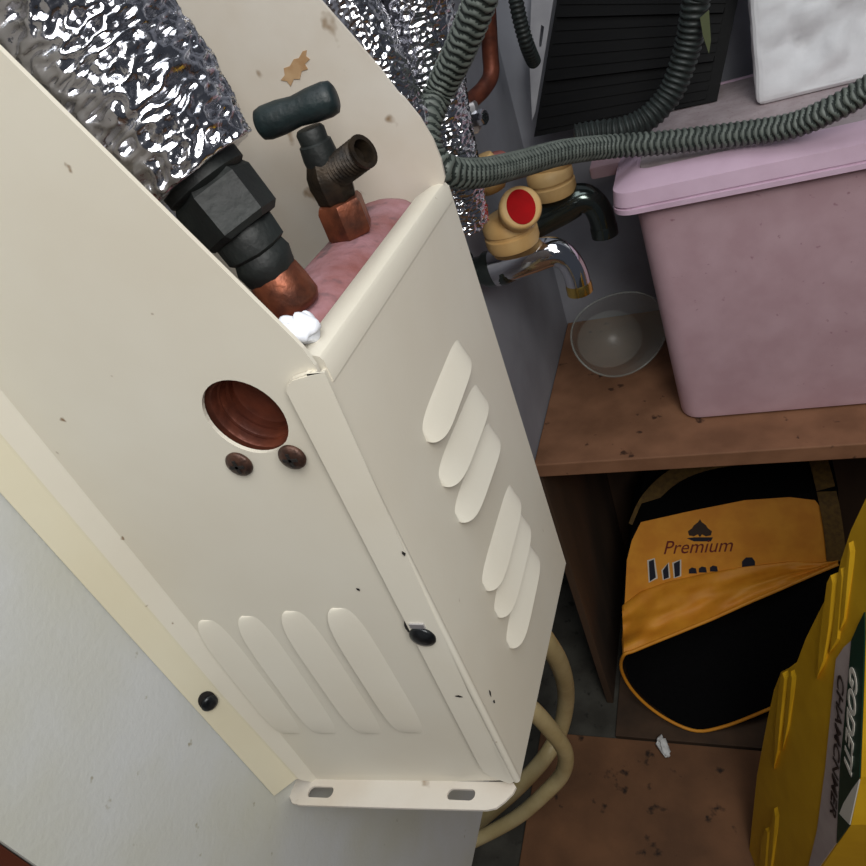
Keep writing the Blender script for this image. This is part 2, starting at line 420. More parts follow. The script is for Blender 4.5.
# flaked rust marks on the back panel
def blob(name, pix, yv, parent, m, th=-.0003):
    lp = [at(u, v, 'y', yv) for u, v in pix]
    return finish(name, plate_bm(lp, (0, th, 0)), m, parent)
blob('rust_mark', [(281, 80), (285, 75), (284, 68), (290, 66), (294, 59), (299, 58), (303, 51), (307, 50), (306, 56), (310, 59), (305, 64), (308, 69), (302, 71), (300, 79), (294, 79), (291, 86), (287, 81)], yb, back, 'rust')

def scuff(u0, v0, u1, v1, parent, ax, val, nrm, w=.0006):
    a, b = at(u0, v0, ax, val), at(u1, v1, ax, val); d = (b-a).normalized(); p = nrm.cross(d)
    m_ = (a+b)/2+p*w*.3
    return finish('scuff', plate_bm([a, m_-p*w, b, m_+p*w], nrm*.00012), 'void', parent)
scuff(321, 656, 327, 658, front, 'y', -.0002, -Y)
scuff(356, 588, 360, 591, front, 'y', -.0002, -Y)
scuff(455, 696, 463, 697, front, 'y', -.0023, -Y)
scuff(489, 690, 491, 697, side, 'x', WX+.0002, X)
scuff(493, 701, 495, 703, side, 'x', WX+.0002, X)
scuff(402, 551, 405, 556, front, 'y', -.0023, -Y)
def louver(parent, P, Q, across, normal, w, h):
    L = Q-P; c = (P+Q)/2; hl = L.length/2; l = L.normalized(); bm = bmesh.new(); NU, NV = 28, 10; g = []
    for i in range(NU+1):
        u = math.sin((-1+2*i/NU)*math.pi/2); e = max(0, 1-abs(u)**5)**.5; row = []
        # under-cut below the open edge, the crest, then the fall to the hinge
        for (v, z) in [(.30, -.02), (.06, .55), (0, .97)]+[(k/NV, (1-k/NV)*.97+.03*math.sin(k/NV*math.pi) if k < NV else -.02) for k in range(1, NV+1)]:
            row.append(bm.verts.new(c+l*(u*hl)+across*(w*(.5-(v-.0)*1.0)*(.35+.65*e))+normal*(h*max(z, -.02)*e)))
        g.append(row)
    for A, B in zip(g, g[1:]):
        for k in range(len(A)-1): bm.faces.new((A[k], A[k+1], B[k+1], B[k]))
        bm.faces.new((A[-1], A[0], B[0], B[-1]))
    bm.faces.new(g[0]); bm.faces.new(g[-1])
    return finish('louver', bm, 'cream', parent, smooth=True, angle=60)
for a, b in (((461, 346), (425, 437)), ((479, 390), (441, 482)), ((491, 428), (457, 518)), ((512, 489), (484, 587)), ((522, 516), (496, 614)), ((531, 547), (508, 645))):
    louver(side, at(*a, 'x', WX), at(*b, 'x', WX), -Z, X, .0105, .0048)
for a, b in (((206, 620), (294, 734)), ((247, 616), (329, 734)), ((291, 611), (373, 734)), ((338, 608), (414, 733))):
    louver(front, at(*a, 'y', 0), at(*b, 'y', 0), -X, -Y, .0130, .0026)

def screw(c, n, r, parent, m='screw', cross=True):
    bm = lathe_bm([(r*.96, 0), (r, .0006), (r*.92, .0012), (r*.6, .0017), (0, .0019)], c, n, 28)
    s = finish('screw', bm, m, parent, smooth=True, angle=50)
    a, b, w = frame(n)
    if cross:
        bm = bmesh.new()
        for d, e in ((a, b), (b, a)):
            vs = [c+w*.0014+d*(r*.55*i)+e*(r*.11*j)+w*(.0007*k) for i in (-1, 1) for j in (-1, 1) for k in (-1, 1)]
            V = [bm.verts.new(p) for p in vs]
            for q in ((0, 1, 3, 2), (4, 6, 7, 5), (0, 4, 5, 1), (2, 3, 7, 6), (0, 2, 6, 4), (1, 5, 7, 3)): bm.faces.new([V[i] for i in q])
        finish('screw_slot', bm, 'void', s)
    return s
screw(at(240, 463, 'y', -.0003), -Y, .0041, front)
screw(at(293, 456, 'y', -.0019), -Y, .0040, front)
# keyhole screws
k1 = at(421, 633, 'y', -.0016)
bm = plate_bm(circ(k1+Vector((-.0005, 0, .0026)), X, Z, .0040, 20, .0052), (0, -.0003, 0)); finish('keyhole', bm, 'void', side)
screw(k1+Vector((.0004, -.0002, -.001)), -Y, .0045, side, 'screw_dark', False)
bm = bmesh.new(); add_box(bm, k1.x-.002, k1.x+.003, -.0026, -.0018, k1.z+.0035, k1.z+.0055); finish('keyhole_tab', bm, 'metal', side)
nst = Vector((.84, -.54, 0)).normalized(); k2 = onp(208, 701, Vector((.0004, -.0136, 0)), nst)
kk = Vector((-nst.y, nst.x, 0))
bm = plate_bm(circ(k2+nst*.0008+Vector((0, 0, .0012)), kk, Z, .0034, 20, .0048), nst*.0004); finish('keyhole', bm, 'void', strip)
screw(k2+nst*.001, nst, .0035, strip, 'screw_dark', False)

# ------------------------------------------------------------------ plumbing inside the cover
VX, VZ, VR = .0925, .1815, .0200
ves = thing('copper_manifold', 'fat pinkish oxidised copper pipe lying inside the cream cover under the valve', 'pipe', (VX, .06, VZ-VR))
bm = lathe_bm([(0, .0142), (.012, .0142), (.017, .0145), (VR, .018), (VR, .06), (VR, .108), (.018, .113), (.012, .1165), (0, .117)], (VX, 0, VZ), Y, 48)
for v in bm.verts: v.co += noise.noise_vector(v.co*120)*.0010
finish('pipe_body', bm, 'pink_copper', ves, smooth=True)
bm = lathe_bm([(.0150, .0138), (.0150, .0026), (.0117, .0026), (.0113, .0034), (.0113, .0052), (.0107, .0052), (.0107, .0056), (.0110, .0060), (.0107, .0066), (.0107, .0088), (.0098, .0088), (.0098, .0112), (.0090, .0116), (0, .0117)], (hc.x+.0005, 0, hc.z-.0005), Y, 48)
plabel(finish('end_plug', bm, 'copper_dull', ves, smooth=True, angle=30), 'ringed brown copper end plug seen through the round hole')

# service valve
VY = .082
vb = at(347, 222, 'y', VY); vt = at(309, 128, 'y', VY); vax = (vt-vb).normalized()
val = thing('shutoff_valve', 'tarnished brass shutoff valve with dark T-bar handle on the pink copper pipe', 'valve', vb-vax*.002)
def va(t): return vb+vax*t
HV = (vt-vb).length
base = vb-vax*.004
plabel(finish('union_nut', lathe_bm([(.0075, 0), (.0082, .0012), (.0082, .010), (.0074, .0115), (.006, .012)], base, vax, 6, .3), 'copper', val, smooth=True, angle=30), 'bright copper hexagonal union nut')
finish('valve_body', lathe_bm([(.0058, .0115), (.0066, .0125), (.0070, .016), (.0074, .018), (.0070, .0215), (.0056, .0245), (.0050, .026)], base, vax, 8), 'brass_dark', val, smooth=True, angle=35)
finish('stem', lathe_bm([(.0054, .024), (.0056, .026), (.0052, .030), (.0045, .0305), (.0046, HV+.003), (.0040, HV+.004)], base, vax, 20), 'black_rubber', val, smooth=True, angle=40)
oa = va(.0150); ob_ = at(364, 151, 'y', VY-.004); od = (ob_-oa).normalized(); ol = (ob_-oa).length
prof = [(.0048, 0)]
q = .003
while q < ol-.001:
    prof += [(.0052, q), (.0046, q+.0007)]; q += .0014
prof += [(.0052, ol-.001), (.0052, ol), (.0037, ol), (.0033, ol-.004), (0, ol-.004)]
finish('threaded_outlet', lathe_bm(prof, oa, od, 24), 'brass_dark', val, smooth=True, angle=40)
h0 = at(258, 126, 'y', VY-.003); h1 = at(336, 96, 'y', VY+.003); hd = (h1-h0).normalized(); hL = (h1-h0).length
bm = lathe_bm([(.0030, 0), (.0044, .0008), (.0050, .003), (.0050, hL*.3), (.0044, hL*.5), (.0050, hL*.7), (.0051, hL-.003), (.0046, hL-.0008), (.0032, hL)], h0, hd, 24)
plabel(finish('t_handle', bm, 'green_black', val, smooth=True, angle=50), 'dark green-black T-bar handle')

# insulated pipe and its fittings
PY = .034
fb = at(288, 296, 'y', PY); fn = at(226, 206, 'y', PY); ft_ = at(55, -40, 'y', PY+.004)
ins = thing('insulated_pipe', 'thick foil-wrapped pipe ending in a black hexagonal nut inside the cream cover', 'pipe', fb-Vector((0, 0, .002)))
ax = (fn-fb).normalized(); LB = (fn-fb).length
plabel(finish('copper_elbow', lathe_bm([(.0074, -.004), (.0084, -.002), (.0080, .003), (.0074, .007), (.0062, .009)], fb, ax, 28), 'copper', ins, smooth=True), 'copper socket')
bm = lathe_bm([(.0060, .006), (.0078, .008), (.0084, .012), (.0076, .0145), (.0088, .0155), (.0092, .021), (.0082, .0225), (.0078, .026)], fb, ax, 10)
wobble(bm, .0006, 300); finish('union_body', bm, 'black_rubber', ins, smooth=True, angle=40)
nax = (at(165, 130, 'y', PY+.002)-fn).normalized()
finish('hexagonal_nut', lathe_bm([(.0100, -.0075), (.0116, -.006), (.0118, .0050), (.0108, .0065), (.010, .008)], fn, nax, 6, .2), 'black_rubber', ins, smooth=True, angle=30)
finish('collar', lathe_bm([(.0095, .0055), (.0116, .007), (.0116, .012), (.0095, .013)], fn, nax, 32), 'black_rubber', ins, smooth=True, angle=40)
fc = at(196, 176, 'y', PY+.002)
foil_tube('foil_jacket', [fc, at(112, 75, 'y', PY+.003), at(55, 0, 'y', PY+.003), at(20, -45, 'y', PY+.004), at(-10, -85, 'y', PY+.004)+Vector((-.004, 0, .02)), Vector((.045, PY+.006, .40))], .0215, ins, amp=.0020, fa=430, ft=6, seg=200, step=.0006, seed=3,
          rfun=lambda t: .80+.20*min(1, t*9))

bm = bmesh.new(); bmesh.ops.create_icosphere(bm, subdivisions=4, radius=1)
tc = at(297, 329, 'y', .012)
for v in bm.verts:
    v.co = tc+Vector((v.co.x*.0058, v.co.y*.0055, v.co.z*.0036)); v.co += noise.noise_vector(v.co*260)*.0024
tag(finish('paper_scrap', bm, 'tissue', smooth=True, origin=tc-Vector((0, 0, .005))), 'crumpled white paper scrap tucked behind the cream front panel corner', 'paper')

# ------------------------------------------------------------------ pipes on the wall behind the cover
p2 = [at(400, -60, 'y', .35)+Vector((-.004, 0, .22)), at(400, -60, 'y', .35), at(412, 0, 'y', .35), at(429, 95, 'y', .35), at(447, 185, 'y', .35), at(455, 226, 'y', .35)]
big = thing('foil_pipe', 'wider foil-wrapped pipe running down the wall beside the copper pipe', 'pipe', p2[-1], 'foil pipes behind the cover')
foil_tube('foil_jacket', p2, .0235, big, amp=.0020, fa=380, ft=6.0, seg=150, step=.0008, seed=11)
p1 = [at(315, -60, 'y', .30)+Vector((-.004, 0, .22)), at(315, -60, 'y', .30), at(345, 0, 'y', .30), at(372, 55, 'y', .30), at(410, 140, 'y', .30)]
sm = thing('foil_pipe', 'narrow foil-wrapped pipe half hidden by the cream back panel', 'pipe', p1[-1], 'foil pipes behind the cover')
foil_tube('foil_jacket', p1, .0165, sm, amp=.0015, fa=380, ft=5.0, seg=110, step=.0008, seed=23)

cy = .46
cp = thing('copper_pipe', 'bare brown copper pipe with a bend beside the foil pipe', 'pipe', at(470, 105, 'y', cy-.03))
path = smooth_path([at(482, -70, 'y', cy)+Vector((-.003, 0, .24)), at(482, -70, 'y', cy), at(487, 0, 'y', cy), at(490, 50, 'y', cy), at(491, 74, 'y', cy-.004), at(484, 88, 'y', cy-.014), at(474, 98, 'y', cy-.024), at(466, 106, 'y', cy-.034)], 10)
finish('pipe_run', tube_bm(path, .0062, 20), 'copper_dull', cp, smooth=True)
a = at(474, 120, 'y', cy-.03)
finish('compression_nut', lathe_bm([(.0078, -.012), (.0090, -.010), (.0090, .008), (.0078, .010)], at(468, 116, 'y', cy-.034), (at(466, 106, 'y', cy-.034)-at(470, 128, 'y', cy-.034)), 6), 'metal', cp, smooth=True, angle=30)
finish('bleed_cap', lathe_bm([(.005, 0), (.0062, .001), (.0062, .010), (.005, .012), (0, .012)], at(472, 119, 'y', cy-.036), X-Y*.3, 8), 'chrome', cp, smooth=True, angle=30)

# ------------------------------------------------------------------ taps on the left wall
def tap(y, axis_uv, path_uv, label, m_body, m_spout, handle_uv, dot, scale=1):
    a = at(*axis_uv, 'y', y)
    t = thing('garden_tap', label, 'tap', (0.0, y, a.z), 'taps on the wall')
    finish('tap_body', lathe_bm([(.0185, .0006), (.0185, .004), (.012, .006), (.012, .014), (.0150, .018), (.0150, a.x), (.0120, a.x+.010), (.0090, a.x+.014)], (0, y, a.z), X, 28), m_body, t, smooth=True, angle=40)
    pts = [Vector((max(a.x-.01, .012), y, a.z))]+[at(u, v, 'y', y) for u, v in path_uv]
    path = smooth_path(pts, 10); n = len(path)
    sp = finish('spout', tube_bm(path, lambda i: (.0125-.0045*min(1, i/(n*.6)))*scale, 24), m_spout, t, smooth=True, angle=60)
    tip = path[-1]; d = (path[-1]-path[-3]).normalized()
    return t, sp, tip, d, a
RY = .41
t1, sp1, tip1, d1, a1 = tap(RY, (506, 266), [(530, 257), (552, 252), (566, 258), (575, 272), (580, 291)], 'tap with chrome spout and red-dotted yellow plastic handle', 'dark_chrome', 'chrome', None, True, 1.25)
finish('spout_rim', lathe_bm([(.0100, -.008), (.0106, -.006), (.0106, .001), (.0086, .001), (.0080, -.004), (0, -.004)], tip1, d1, 24), 'brass', sp1, smooth=True, angle=40)
def handle(c, s, parent):
    """bonnet cap, waist and knuckle of an aged plastic tap handle; c is the centre of its foot"""
    finish('handle_skirt', lathe_bm([(.0200*s, -.004*s), (.0215*s, 0), (.0215*s, .007*s), (.0200*s, .008*s), (.0200*s, .010*s), (.0212*s, .011*s), (.0210*s, .017*s), (.0160*s, .022*s), (0, .023*s)], c, Z, 40), 'yellow_plastic', parent, smooth=True, angle=45)
c1 = at(513, 240, 'y', RY-.004)
handle(c1, 1.0, t1)
kd = Vector((.38, -.80, .46)).normalized(); dot = at(521, 207, 'y', RY-.028)
prof = [(0, -.046), (.010, -.044), (.0140, -.036), (.0150, -.024), (.0160, -.010), (.0160, -.004), (.0150, -.0008), (.0135, 0), (0, .0002)]
kn = finish('handle_knob', lathe_bm(prof, dot, kd, 40), 'yellow_plastic', t1, smooth=True, angle=60)
a_, b_, w_ = frame(kd)
plabel(finish('red_dot', plate_bm(circ(dot+kd*.0003, a_, b_, .0104, 36, .0128), kd*.0006), 'red', kn), 'round red hot-water dot')
finish('handle_lever', lathe_bm([(0, -.001), (.009, 0), (.012, .006), (.012, .020), (.009, .028), (0, .029)], at(495, 190, 'y', RY+.012), Z-X*.15, 24), 'yellow_plastic', t1, smooth=True, angle=60)
plabel(finish('handle_cap', lathe_bm([(0, 0), (.011, .0), (.0125, .003), (.010, .007), (0, .009)], at(496, 166, 'y', RY+.018), Z*1.0-Y*.2, 24), 'faded_red', t1, smooth=True), 'faded red cap')

BY = .53
t2, sp2, tip2, d2, a2 = tap(BY, (535, 222), [(560, 208), (580, 199), (593, 203), (601, 216), (605, 234)], 'dark green-black tap with plain yellow plastic handle under the black grille', 'dark_chrome', 'dark_chrome', None, False, 1.5)
finish('spout_rim', lathe_bm([(.0118, -.010), (.0126, -.008), (.0126, .001), (.0104, .001), (.0098, -.004), (0, -.004)], tip2, d2, 24), 'dark_chrome', sp2, smooth=True, angle=40)
c2 = at(553, 190, 'y', BY-.003)
handle(c2, 1.0, t2)
finish('handle_knob', lathe_bm([(0, -.002), (.013, 0), (.0185, .004), (.0190, .014), (.016, .021), (0, .024)], at(552, 172, 'y', BY), Z, 32), 'yellow_plastic', t2, smooth=True, angle=60)

# ------------------------------------------------------------------ bench shelf and what stands on it
sf = at(533, 467, 'x', 0.0); SY, SZ = sf.y, -.2
sh = thing('wooden_bench', 'low brown fibreboard shelf bench against the walls under the pink box', 'shelf', (.45, .55, ZF))
bm = box_bm(.001, .95, SY, .6995, SZ-.017, SZ, bevel=.0012)
finish('shelf_board', bm, 'mdf', sh)
finish('shade_backing', box_bm(.006, .925, .688, .6995, ZF+.0002, SZ-.017), 'mdf_dark', sh)  # unseen dark sheet added to stand in for shade under the shelf
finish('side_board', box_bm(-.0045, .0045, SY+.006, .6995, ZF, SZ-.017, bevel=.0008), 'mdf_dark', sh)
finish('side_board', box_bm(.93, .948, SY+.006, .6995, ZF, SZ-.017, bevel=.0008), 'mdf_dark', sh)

# pink storage box
lidz = .0335
pb = thing('storage_box', 'pale pink plastic storage box with lid standing on the brown shelf', 'storage box', (.27, .56, SZ))
def rrect(x0, x1, y0, y1, r, z, n=6):
    out = []
    for cx, cy_, a0 in ((x1-r, y1-r, 0), (x0+r, y1-r, 90), (x0+r, y0+r, 180), (x1-r, y0+r, 270)):
        for k in range(n+1):
            th = math.radians(a0+90*k/n); out.append(Vector((cx+r*math.cos(th), cy_+r*math.sin(th), z)))
    return out
def loft(loops, cap0=True, cap1=True):
    bm = bmesh.new(); R = [[bm.verts.new(p) for p in l] for l in loops]; n = len(R[0])
    for A, B in zip(R, R[1:]):
        for k in range(n): bm.faces.new((A[k], A[(k+1) % n], B[(k+1) % n], B[k]))
    if cap0: bm.faces.new(R[0])
    if cap1: bm.faces.new(R[-1])
    return bm
f0 = at(680, 422, 'z', SZ); x0b, y0b = .1455, f0.y
x0t = at(634, 215, 'y', y0b-.002).x
ztop_b = .036
finish('body', loft([rrect(x0b+.006, .395, y0b+.006, .655, .016, SZ+.0003), rrect(x0b+.001, .399, y0b+.001, .659, .018, SZ+.003), rrect(x0b, .400, y0b, .660, .019, SZ+.008), rrect(x0t, .425, y0b-.002, .667, .020, ztop_b)]), 'pink', pb, smooth=True, angle=40)
lx0, ly0 = .1205, y0b-.012
lx1, ly1 = .44, .675
lid = finish('lid', loft([rrect(lx0, lx1, ly0, ly1, .016, lidz-.004), rrect(lx0-.002, lx1+.002, ly0-.002, ly1, .017, lidz-.003), rrect(lx0-.002, lx1+.002, ly0-.002, ly1, .017, lidz+.001),
      rrect(lx0, lx1, ly0, ly1, .016, lidz+.0016), rrect(lx0, lx1, ly0, ly1, .016, lidz+.0026), rrect(lx0-.0015, lx1+.0015, ly0-.0015, ly1, .016, lidz+.0032), rrect(lx0, lx1, ly0, ly1, .016, lidz+.015), rrect(lx0+.018, lx1-.018, ly0+.018, ly1-.01, .012, lidz+.0245),
      rrect(lx0+.020, lx1-.020, ly0+.020, ly1-.012, .012, lidz+.0245), rrect(lx0+.022, lx1-.022, ly0+.022, ly1-.014, .011, lidz+.0225)]), 'pink_lit', pb, smooth=True, angle=30)
plabel(finish('lid_panel', loft([rrect(lx0+.022, lx1-.022, ly0+.022, ly1-.014, .011, lidz+.0226), rrect(lx0+.022, lx1-.022, ly0+.022, ly1-.014, .011, lidz+.0232)]), 'pink_dusty', lid), 'dusty lid top')
LIDTOP = lidz+.0232
finish('clip_handle', box_bm(.094, lx0+.004, .535, .60, lidz+.004, lidz+.016, bevel=.003), 'pink', pb, smooth=True, angle=40)

# white foam slab
fo = at(757, 108, 'z', LIDTOP)
bm = box_bm(0, .22, 0, .032, 0, .20, bevel=.006, seg=3)
bmesh.ops.subdivide_edges(bm, edges=bm.edges[:], cuts=34, use_grid_fill=True)
for v in bm.verts:
    q = v.co.copy()
    n = noise.noise(Vector((q.x*16, q.z*24, 4)))
    n2 = noise.noise(Vector((q.x*50+q.z*18, q.z*60-q.x*10, 9)))
    if q.y < .016 and q.z > .004:
        e = min(1, q.x/.03)*min(1, q.z/.03)
        n3 = noise.noise(Vector((q.x*34-q.z*20, q.z*30+q.x*22, 6)))
        v.co.y += .006*(abs(n)*2-.4)*e+(.008*math.exp(-(n3*5)**2)+.003*math.exp(-(n2*5)**2))*e
    v.co.x += .0012*noise.noise(Vector((q.y*80, q.z*60, 2)))
bmesh.ops.rotate(bm, verts=bm.verts[:], cent=(0, 0, 0), matrix=Matrix.Rotation(math.radians(-8), 3, 'X'))
bmesh.ops.translate(bm, verts=bm.verts[:], vec=fo+Vector((0, 0, .0008)))
tag(finish('foam_block', bm, 'foam', smooth=True, origin=fo), 'crumpled white foam block standing on the pink box lid', 'packaging')

# black slatted grille box
g0 = at(534, 137, 'y', .60); g1 = at(717, 101, 'z', LIDTOP+.001)
g0 = at(534, 137, 'y', g1.y+.015)
gx = (g1-g0).normalized(); gup = Vector((.12, .42, 1)); gup = (gup-gx*gup.dot(gx)).normalized(); gn = gx.cross(gup).normalized()
if gn.y > 0: gn = -gn
def gp(u, v): return onp(u, v, g0, gn)
gl = thing('slatted_grille', 'black slatted plastic grille box leaning behind the pink box lid', 'grille', g1)
tl = gp(557, 0); tr = gp(738, 0)
L0 = g0; L1 = g0+(tl-g0)*1.5; R0 = g1; R1 = g1+(tr-g1)*1.5
finish('housing', plate_bm([L0, R0, R1, L1], -gn*.05+Z*.024), 'black', gl)
for k in range(16):
    t0 = .03+k*.0615; t1_ = t0+.034
    a, b, c, d = L0.lerp(L1, t0), R0.lerp(R1, t0), R0.lerp(R1, t1_), L0.lerp(L1, t1_)
    a, d = a.lerp(b, .02), d.lerp(c, .02); b, c = b.lerp(a, .06), c.lerp(d, .06)
    big_ = .0040 if k in (4, 9) else .0012
    bm = plate_bm([a, b, c, d], gn*big_)
    finish('slat', bm, 'black', gl)
# pale metal side plate with a slot
mp0, mp1 = L0+gn*.001, L1+gn*.001
sd = (-gn*.05+Z*.006)
lpx = [gp(531, 120), gp(534, 112), gp(552, 0), gp(558, -40), gp(535, -40), gp(530, 0), gp(528, 60)]
hs = [gp(541, 40), gp(543, 26), gp(540, 24), gp(538, 40), gp(538, 46), gp(540, 46)]
plabel(finish('side_plate', plate_bm([p-gn*.004 for p in lpx], -gn*.0015, [[p-gn*.004 for p in hs]]), 'metal', gl), 'pale metal side plate with a slot')

# clear plastic scoop beside the pink box
sc = thing('clear_cup', 'cloudy clear plastic cup lying below the taps beside the pink box', 'cup', at(605, 384, 'z', SZ))
bm = bmesh.new(); R = []
o0 = at(612, 325, 'y', .565)
cax = Vector((.22, -.62, .42)).normalized(); ca, cb, _ = frame(cax)
NR = 48
for j in range(15):
    t = j/14; row = []
    for k in range(NR):
        th = 2*math.pi*k/NR
        rr = (.034+.012*t)*(1+.07*math.cos(2*th))
        h = -.045+.075*t
        if j == 14 or t > .5: h += .022*(t-.5)*2*math.sin(2*th+.6)
        row.append(bm.verts.new(o0+(ca*math.cos(th)+cb*math.sin(th))*rr+cax*h))
    R.append(row)
for A, B in zip(R, R[1:]):
    for k in range(NR): bm.faces.new((A[k], A[(k+1) % NR], B[(k+1) % NR], B[k]))
bm.faces.new(R[0])
rimpts = [v.co.copy() for v in R[-1]]
lowest = min(v.co.z for v in bm.verts)
dz = SZ+.001-lowest
for v in bm.verts: v.co.z += dz
finish('cup_wall', bm, 'clear', sc, smooth=True)
finish('cup_rim', tube_bm([p+Z*dz for p in rimpts], .0011, 8, closed=True), 'clear', sc, smooth=True)

# ------------------------------------------------------------------ corrugated hoses
h1p = [at(640, -420, 'y', .30), at(520, -110, 'y', .29), at(484, -10, 'y', .30), at(462, 45, 'y', .31), at(440, 90, 'y', .32), at(427, 122, 'y', .305), at(429, 152, 'y', .295), at(448, 171, 'y', .297), at(480, 173, 'y', .325), at(520, 164, 'y', .38), at(560, 153, 'y', .43),
       at(605, 147, 'y', .475), at(660, 143, 'y', .48), at(740, 134, 'y', .475), at(790, 126, 'y', .465), at(830, 110, 'y', .455), at(866, 90, 'y', .45), at(930, 50, 'y', .44), at(1040, 0, 'y', .44), at(1150, 0, 'y', .44)]
tag(corrugated('corrugated_hose', h1p, .0096, 'hose', 'hose_groove'), 'long grey-green corrugated hose looping over the tap and across the pink lid', 'hose', 'corrugated hoses')
h2p = [at(704, -60, 'y', .515)+Vector((.02, .03, .20)), at(704, -60, 'y', .515), at(696, 0, 'y', .515), at(688, 45, 'y', .52), at(672, 90, 'y', .52), at(648, 118, 'y', .515), at(622, 130, 'y', .51), at(600, 133, 'y', .51), at(575, 137, 'y', .505)]
ho2 = corrugated('corrugated_hose', h2p, .0108, 'hose_dark', 'hose_dark_groove', zig=.1); tag(ho2, 'dark corrugated hose hanging in front of the black grille', 'hose', 'corrugated hoses')
tg = [at(700, 18, 'y', .50), at(709, 10, 'y', .50), at(711, 40, 'y', .50), at(709, 54, 'y', .50), at(703, 36, 'y', .50)]
finish('hose_tag', plate_bm(tg, (0, .001, 0)), 'green_tag', ho2)
h3p = [at(505, -60, 'y', .56)+Vector((-.01, .02, .24)), at(505, -60, 'y', .56), at(514, -10, 'y', .56), at(520, 20, 'y', .56), at(527, 45, 'y', .565), at(534, 62, 'y', .585)]
tag(corrugated('corrugated_hose', h3p, .0066, 'hose_dark', 'hose_dark_groove', pitch=.0038, depth=.001, zig=.1), 'thin dark corrugated hose between the copper pipe and the grille', 'hose', 'corrugated hoses')

# ------------------------------------------------------------------ under the bench
yj = .385
bd = finish('floor_board', box_bm(at(524, 834, 'z', ZF+.008).x, .95, -.6, at(660, 742, 'z', ZF+.008).y, ZF, ZF+.008, bevel=.0008), 'mdf_dirty', origin=(.4, 0, ZF))
tag(bd, 'stained brown fibreboard sheet lying on the floor nearest the camera', 'board')
jy = at(660, 742, 'z', ZF+.008).y
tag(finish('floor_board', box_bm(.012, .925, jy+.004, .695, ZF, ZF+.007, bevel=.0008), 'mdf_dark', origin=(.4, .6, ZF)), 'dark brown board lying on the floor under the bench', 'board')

# crumb of white filler and dark grit
wc = at(664, 749, 'z', ZF+.008)
bm = bmesh.new(); bmesh.ops.create_icosphere(bm, subdivisions=3, radius=1)
dl = (at(669, 760, 'z', ZF+.012)-at(659, 738, 'z', ZF+.012)); ll = dl.length/2; dn = dl.normalized(); dp = dn.cross(Z)
for v in bm.verts:
    c = v.co.copy(); v.co = wc+Z*.005+dn*(c.x*ll)+dp*(c.y*.006)+Z*(c.z*.005)
    v.co += noise.noise_vector(v.co*220)*.0035
lo = min(v.co.z for v in bm.verts)
for v in bm.verts: v.co.z += ZF+.0082-lo
tag(finish('filler_crumb', bm, 'white_paint', smooth=True, origin=wc), 'small white crumb on the brown floor board before the orange bag', 'debris')

# beige drain hoses
dh = [Vector((.045, .09, .01)), Vector((.048, .13, -.04)), at(520, 610, 'y', .22), at(545, 640, 'y', .24), at(561, 668, 'y', .27), at(566, 698, 'y', .30), at(560, 730, 'y', .30), at(545, 757, 'y', .275), at(520, 785, 'y', .255), at(490, 812, 'y', .24), at(455, 840, 'y', .22)]
tag(finish('drain_hose', tube_bm(smooth_path(dh, 12), .0092, 20), 'beige_hose', smooth=True), 'beige drain hose, the rear loop hanging beside the bench side board', 'hose', 'beige drain hoses')
dh = [Vector((.075, .07, .01)), Vector((.078, .10, -.04)), at(505, 690, 'y', .16), at(528, 706, 'y', .17), at(549, 728, 'y', .185), at(565, 752, 'y', .20), at(562, 774, 'y', .205), at(543, 795, 'y', .20), at(520, 815, 'y', .195), at(495, 830, 'y', .19), at(465, 845, 'y', .18)]
tag(finish('drain_hose', tube_bm(smooth_path(dh, 12), .0075, 20), 'beige_hose', smooth=True), 'beige drain hose, the front loop curling under the cover corner', 'hose', 'beige drain hoses')

# orange cooler bag
b0 = at(712, 731, 'z', ZF+.0075); b0.y = max(b0.y, SY-.02)
pA = at(700, 729, 'z', ZF+.009); pB = at(640, 522, 'y', SY+.12)
bn = (Vector((1, 0, 0)).cross(pB-pA)).normalized()
if bn.y > 0: bn = -bn
def bp_(u, v, off=0): return onp(u, v, pA, bn)+bn*off
bag = thing('cooler_bag', 'orange and black soft cooler bag standing on the floor under the shelf', 'bag', (.14, .5, ZF+.0075))
back_v = Vector((0, .10, 0))
outline = [(623, 655), (622, 640), (626, 560), (631, 538), (640, 522), (690, 511), (745, 500), (800, 494), (838, 488), (842, 560), (846, 640), (835, 690), (790, 705), (745, 722), (715, 730), (695, 729), (675, 722), (650, 703), (630, 682)]
bm = plate_bm([bp_(*p) for p in outline], back_v)
finish('bag_body', bm, 'black_cloth', bag)
# orange upper front
up = [(623, 655), (622, 640), (625, 600), (627, 560), (632, 540), (641, 522), (690, 511), (745, 500), (790, 497), (815, 500), (830, 520), (836, 545), (838, 563), (800, 580), (740, 607), (680, 632)]
bm = plate_bm([bp_(*p, .0012) for p in up], -bn*.001); fr_ = finish('front_pocket', bm, 'orange_cloth', bag)
# folded flap standing off the pocket, sampled as a soft surface
topl = [(622, 606), (640, 592), (668, 582), (705, 574), (745, 567), (790, 562), (820, 563), (838, 560)]
botl = [(624, 655), (648, 645), (680, 632), (712, 619), (745, 604), (780, 589), (812, 575), (838, 564)]
def bq(u, v, off): return onp(u, v, pA+bn*off, bn)
def fold(t, s):
    cr = math.sin(t*7.5-s*5.2)+.6*math.sin(t*15+s*7+1)
    return .004+.062*s**1.1*(1-t*.85)+.0065*cr*math.sin(s*math.pi)*(1-t*.6)+.010*noise.noise(Vector((t*6+s*2.5, s*4-t*3, 1)))*math.sin(s*math.pi)*(1-t*.5)
bm = bmesh.new(); g = []; NA, NB = 60, 24
def interp(l, t):
    s = t*(len(l)-1); i = min(int(s), len(l)-2); f = s-i
    return (l[i][0]*(1-f)+l[i+1][0]*f, l[i][1]*(1-f)+l[i+1][1]*f)
